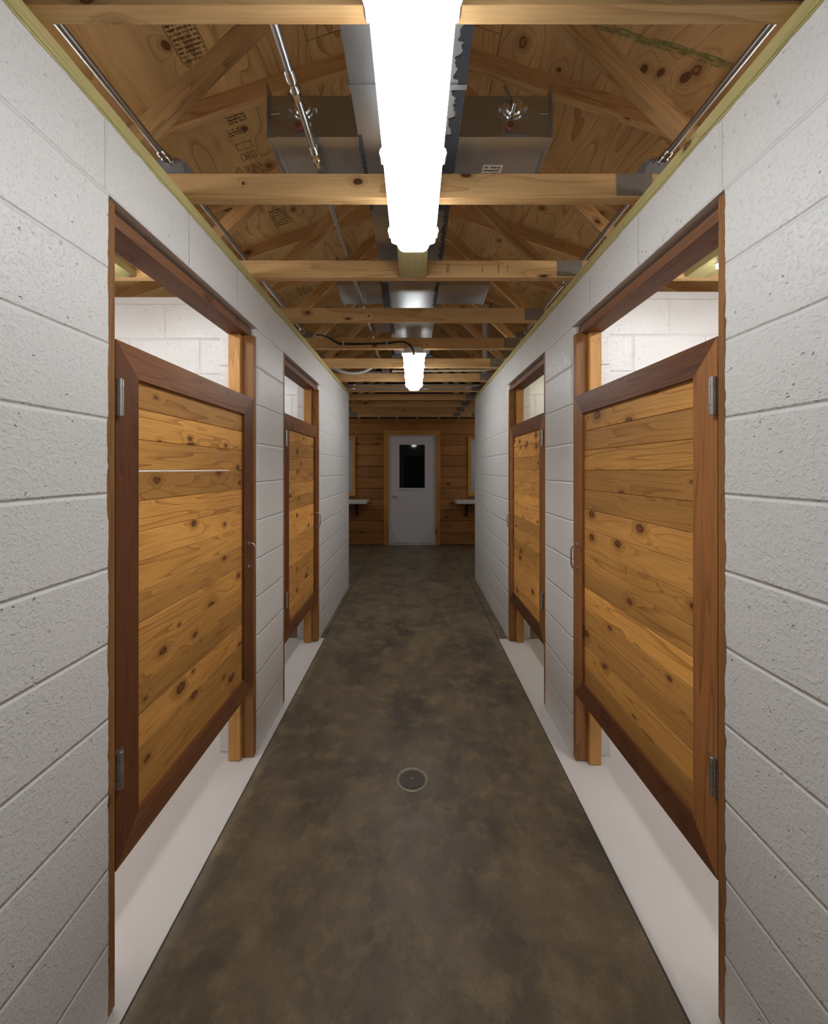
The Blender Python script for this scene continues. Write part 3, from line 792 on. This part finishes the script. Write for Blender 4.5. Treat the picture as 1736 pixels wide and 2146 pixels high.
conduit([(XL, 1.585, ch), (XL, 3.34, ch)], .0115, 'steel conduit beyond the left round box, reaching the box with the black cable', [((XL, 3.30, ch), (XL, 3.34, ch))], group='steel conduits running along the corridor')
conduit([(XR, 1.585, ch), (XR, 3.34, ch)], .0115, 'steel conduit beyond the right round box, jointed midway by a bright coupling', [((XR, 2.44, ch), (XR, 2.53, ch))], group='steel conduits running along the corridor')
conduit([(XL, 3.40, ch), (XL, 4.5, ch)], .0115, 'short far stretch of steel conduit past the black cable\'s box', group='steel conduits running along the corridor')
conduit([(XR, 3.40, ch), (XR, 4.5, ch)], .0115, 'far stretch of steel conduit along the right wall, past the cast box', group='steel conduits running along the corridor')
def round_box(x, sx, label):
    o = empty('junction_box', (x, 1.512, CZ+1.113))
    mb = MB(); mb.tube([(0, 0, 0), (0, .012, 0), (0, .055, 0)], [.052, .064, .064], 40)
    for k in range(4):
        t = math.radians(45+90*k); c = Vector((.060*math.cos(t), 0, .060*math.sin(t)))
        mb.tube([c+Vector((0, .003, 0)), c+Vector((0, .055, 0))], .009, 10)
    mb.build('box_body', M['greybox'], o)
    mb = MB(); mb.tube([(0, .0552, 0), (0, .064, 0)], [.067, .065], 40); mb.build('cover', M['greybox'], o)
    mb = MB(); mb.tube([(-sx*.0, -.012, .040), (0, .006, .040)], [.017, .020], 16); mb.build('threaded_hub', M['zinc'], o)
    tag(o, label, 'junction box', 'round grey junction boxes')
round_box(-.912, -1, 'round grey junction box at the left wall top, peeking over the second truss')
round_box(.918, 1, 'round grey junction box at the right wall top, peeking over the second truss')
def cast_box(x, label, sx):
    o = empty('junction_box', (x, 3.375, CZ+1.113))
    mb = MB(); mb.box((-.05, -.028, -.022), (.05, .028, .032)); mb.build('box_body', M['cast'], o, .008)
    mb = MB(); mb.tube([(sx*.05, 0, .004), (sx*.076, 0, .004)], [.015, .012], 14); mb.build('gland', M['ivory'], o)
    mb = MB(); mb.tube([(-.02*sx, -.028, .018), (-.02*sx, -.034, .018)], .012, 14); mb.build('screw', M['zinc'], o)
    tag(o, label, 'junction box', 'cast grey junction boxes')
cast_box(-.892, 'rectangular grey box at the left wall top where the black cable starts', 1)
cast_box(.897, 'rectangular grey box at the right wall top, level with the black cable', -1)
# black cable
cy = TY[4]-.011
cp = [px(664, 702, 3.375), px(673, 703, 3.345), px(683, 705.5, 3.305), px(693, 710, 3.284), px(706, 718, cy), px(720, 721, cy), px(765, 720.5, cy), px(811, 719.5, cy), px(830, 717, 3.27), px(846, 716.5, 3.255), px(858, 722, 3.245), px(865, 731, 3.238), px(867.5, 740, 3.24)]
cr_ = empty('power_cable', cp[0]); mb = MB(); mb.tube([p-cp[0] for p in smooth_path(cp, 8)], .0075, 14); mb.build('cable', M['black'], cr_)
for x in (720, 811):
    P = px(x, 720, cy)-cp[0]; mb = MB(); mb.box((P.x-.007, P.y-.009, P.z-.018), (P.x+.007, P.y+.0105, P.z+.024)); mb.build('clip', M['ivory'], cr_, .003)
P = cp[-1]-cp[0]; mb = MB(); mb.tube([P, P+Vector((0, .008, -.012))], [.013, .011], 14); mb.build('gland', M['lamp_body'], cr_)
tag(cr_, 'black cable looping along the fifth truss to the second light', 'cable')
# pipes in the far bays
yb = TY[5]+.30
conduit([px(692, 770, yb), px(705, 774, yb), px(722, 780, yb), px(742, 782.5, yb), px(762, 779, yb), px(778, 771, yb), px(795, 760, yb)], .014, 'pale curved plastic conduit sagging left of the second light', mat='pvc', cat='conduit', sub=6)
o = empty('junction_box', px(809, 777, TY[6]-.06)); mb = MB(); mb.box((-.045, -.02, -.028), (.045, .02, .028)); mb.build('box_body', M['cast'], o, .006)
mb = MB(); mb.tube([(0, -.02, .004), (0, -.03, .004)], .013, 12); mb.build('screw', M['zinc'], o)
tag(o, 'small grey box left of the second light, between sixth and seventh trusses', 'junction box')
conduit([px(700, 780, TY[6]-.05), px(797, 780, TY[6]-.05)], .010, 'short steel conduit running sideways into the small box left of second light')
conduit([px(822, 777.5, TY[6]-.10), px(1012, 776, TY[6]-.10), px(1050, 770, TY[6]-.10)], .014, 'ivory pipe running sideways behind the second light', mat='ivory', name='water_pipe', cat='pipe')
yc = TY[7]-.14
conduit([px(725, 806.5, yc), px(1025, 806.5, yc)], .012, 'upper of two steel conduits crossing before the eighth truss', [(px(738, 806.5, yc), px(746, 806.5, yc))], group='steel conduits crossing the corridor')
conduit([px(725, 814.5, yc-.05), px(960, 814.5, yc-.05), px(975, 812.5, yc-.05), px(990, 808.5, yc-.05), px(1003, 807, yc-.05), px(1030, 807, yc-.05)], .011, 'lower steel conduit crossing before the eighth truss, bent upward at right', [(px(736, 814.5, yc-.05), px(744, 814.5, yc-.05)), (px(888, 814.5, yc-.05), px(898, 814.5, yc-.05))], sub=5, group='steel conduits crossing the corridor')
conduit([(.845, 4.75, PLATE+.12), (.845, 4.75, 3.42)], .038, 'white vertical vent pipe rising through the trusses on the right', mat='pvc', name='vent_pipe', cat='pipe')

# ------------------------------------------------------------------ stamps on the roof deck
def deck(sx): return lambda a, b, t: (sx*a, b, RIDGE-PITCH*a-.0008-t)
def deck_pt(x, y):      # where the sight line through a photo point meets the deck
    sx = -1 if x < 868 else 1; k = abs(x-868)/F; v = (984-y)/F
    Y = (RIDGE-CZ)/(v+PITCH*k); return sx, k*Y, Y
def stamp_block(x, y, w_, h_, rows, seed, frame=True):
    sx, a, b = deck_pt(x, y); lo = (a-w_/2, b-h_/2)
    mb = MB(); marks(mb, deck(sx), lo[0], lo[1], w_, h_, rows, seed, dens=.8)
    if frame:
        for q in (lo[0]-.006, lo[0]+w_+.004): mb.prism([(q, lo[1]), (q+.0025, lo[1]), (q+.0025, lo[1]+h_), (q, lo[1]+h_)], deck(sx), 0, .0004)
    mb.build('grade_stamp', M['stamp'], ceil)
stamp_block(393, 88, .115, .17, 9, 1); stamp_block(494, 246, .10, .07, 4, 2, False); stamp_block(495, 276, .09, .05, 3, 3, False)
stamp_block(534, 354, .085, .08, 6, 4); stamp_block(588, 455, .11, .20, 7, 5); stamp_block(640, 609, .14, .16, 4, 6)
for x, y in ((512, 305), (521, 326)):
    sx, a, b = deck_pt(x, y); a0, a1, b0, b1 = a-.045, a+.045, b-.024, b+.024; mb = MB(); t_ = .0025
    for p in ([(a0, b0), (a1, b0), (a1, b0+t_), (a0, b0+t_)], [(a0, b1-t_), (a1, b1-t_), (a1, b1), (a0, b1)], [(a0, b0), (a0+t_, b0), (a0+t_, b1), (a0, b1)], [(a1-t_, b0), (a1, b0), (a1, b1), (a1-t_, b1)]):
        mb.prism(p, deck(sx), 0, .0004)
    mb.build('stamp_frame', M['stamp'], ceil)
cu = bpy.data.curves.new('june', 'FONT'); cu.body = 'JUNE'; cu.size = .046; cu.extrude = .0003; cu.align_x = 'CENTER'; cu.align_y = 'CENTER'
t = bpy.data.objects.new('june', cu); COL.objects.link(t)
me = bpy.data.meshes.new_from_object(t.evaluated_get(bpy.context.evaluated_depsgraph_get())); bpy.data.objects.remove(t)
me.materials.clear(); me.materials.append(M['stamp'])
t = bpy.data.objects.new('stamp_lettering', me); COL.objects.link(t); t.parent = ceil
sx, a, b = deck_pt(521, 326)
# text lies on the sloped underside, its top pointing back towards the camera-left as printed (upside down)
ex = Vector((-1, 0, -PITCH)).normalized(); ex = -ex if False else ex
zz = Vector((-PITCH, 0, 1)).normalized()*-1; zz = Vector((PITCH, 0, -1)).normalized()
yy_ = zz.cross(ex).normalized()
t.matrix_local = Matrix.Translation((sx*a, b, RIDGE-PITCH*a-.0012)) @ Matrix((ex, yy_, zz)).transposed().to_4x4() @ Matrix.Diagonal((.5, 1, 1, 1))
# green crayon line on the right slope
pp = [deck_pt(x, y) for x, y in ((1230, 42), (1330, 78), (1430, 105), (1540, 142))]
mb = MB(); wv = .018
poly = [(a, b-wv) for _, a, b in pp]+[(a, b+wv) for _, a, b in pp][::-1]
mb.prism(poly, deck(1), 0, .0003); 
q = NT('green_crayon_worn'); q.set(q.b, Base_Color=(.30, .34, .10, 1), Roughness=.8)
P = q.n('ShaderNodeNewGeometry').outputs['Position']
q.l(q.math('MULTIPLY', q.sstep(q.noise(q.vscale(P, (3, 12, 1)), 6.0, 5, .7), .35, .75), .75), q.b.inputs['Alpha'])
mb.build('crayon_line', q.m, ceil)

# ------------------------------------------------------------------ floor drains
def drain(x, y, R, label):
    o = empty('floor_drain', (x, y, 0))
    mb = MB(); n = 56; prof = [(R, -.002), (R, .0012), (R*.97, .0022), (R*.76, .0016), (R*.72, -.001), (R*.72, -.004)]
    for i in range(n):
        t0, t1 = 2*math.pi*i/n, 2*math.pi*(i+1)/n
        for (r0, z0), (r1, z1) in zip(prof, prof[1:]):
            mb.face([(r0*math.cos(t0), r0*math.sin(t0), z0), (r0*math.cos(t1), r0*math.sin(t1), z0), (r1*math.cos(t1), r1*math.sin(t1), z1), (r1*math.cos(t0), r1*math.sin(t0), z1)], [(0, 0)]*4, 0, .5, True)
    mb.build('rim', M['drain'], o, merge=True)
    mb = MB(); mb.tube([(0, 0, .0003), (0, 0, .0010)], R*.72, 48); mb.build('well', M['hole'], o)
    mb = MB(); g = R*.72; stp = g*2/11.0; a = math.radians(38)
    ca, sa = math.cos(a), math.sin(a)
    for k in range(-6, 7):
        d = k*stp
        if abs(d) >= g*.98: continue
        hl = math.sqrt(g*g-d*d); wd = stp*.13
        for ux, uy in ((ca, sa), (-sa, ca)):
            nx, ny = -uy, ux
            c = Vector((nx*d, ny*d, 0)); e = Vector((ux, uy, 0))*hl; nn = Vector((nx, ny, 0))*wd
            pts = [c-e-nn, c+e-nn, c+e+nn, c-e+nn]
            mb.prism([(p.x, p.y) for p in pts], lambda p, q_, t: (p, q_, t), .0006, .0020)
    mb.tube([(0, 0, .0006), (0, 0, .0023)], stp*.62, 10)
    mb.build('grate', M['drain'], o)
    tag(o, label, 'floor drain')
drain(-.009, 1.945, .080, 'round metal drain grate set in the brown concrete near the camera')
drain(-.015, 6.1, .072, 'distant round floor drain in the concrete toward the white door')

# ------------------------------------------------------------------ wash counters and mirrors at the far wall
def counter(sx, xi, xo, bx_, label):
    o = empty('wash_counter', (sx*xi, FARY, 0)); a, b = sorted((0, sx*(xo-xi)))
    mb = MB(); mb.box((a, -.55, .852), (b, -.001, .902)); mb.build('countertop', M['counter'], o, .006)
    X = sx*(bx_-xi)
    for k in range(2):
        x = X+sx*k*.9
        mb = MB(); mb.box((x-.02, -.03, .56), (x+.02, -.0, .851)); mb.box((x-.02, -.40, .826), (x+.02, 0, .851)); mb.beam((x, -.02, .60), (x, -.34, .83), .03, .02)
        mb.build('bracket', M['blackmetal'], o, .002)
    tag(o, label, 'counter', 'white wall counters at the far wall')
counter(-1, .88, 2.3, 1.12, 'white wall-hung counter on black brackets, left of the far door')
counter(1, .79, 2.3, 1.03, 'white wall-hung counter on black brackets, right of the far door')
def mirror(sx, xi, xo, label):
    o = empty('wall_mirror', (sx*xi, FARY, CZ)); L = xo-xi; z0, z1 = -.52, .652; f = .06
    def m(nm, boxes, mt, par=o):
        mb = MB()
        for x0, x1, y0, y1, c, d in boxes:
            a, b = sorted((sx*x0, sx*x1)); mb.box((a, y0, c), (b, y1, d))
        return mb.build(nm, mt, par, .002)
    m('mirror_frame', [(0, f, -.032, .01, z0, z1), (L-f, L, -.032, .01, z0, z1), (f, L-f, -.032, .01, z0, z0+f), (f, L-f, -.032, .01, z1-f, z1)], M['casing'])
    m('mirror_glass', [(f, L-f, -.018, -.008, z0+f, z1-f)], M['mirror'])
    tag(o, label, 'mirror', 'wood framed mirrors on the far wall')
mirror(-1, 1.16, 2.0, 'wood framed mirror above the left counter, mostly hidden by the block wall')
mirror(1, 1.067, 1.95, 'wood framed mirror above the right counter, mostly hidden by the block wall')
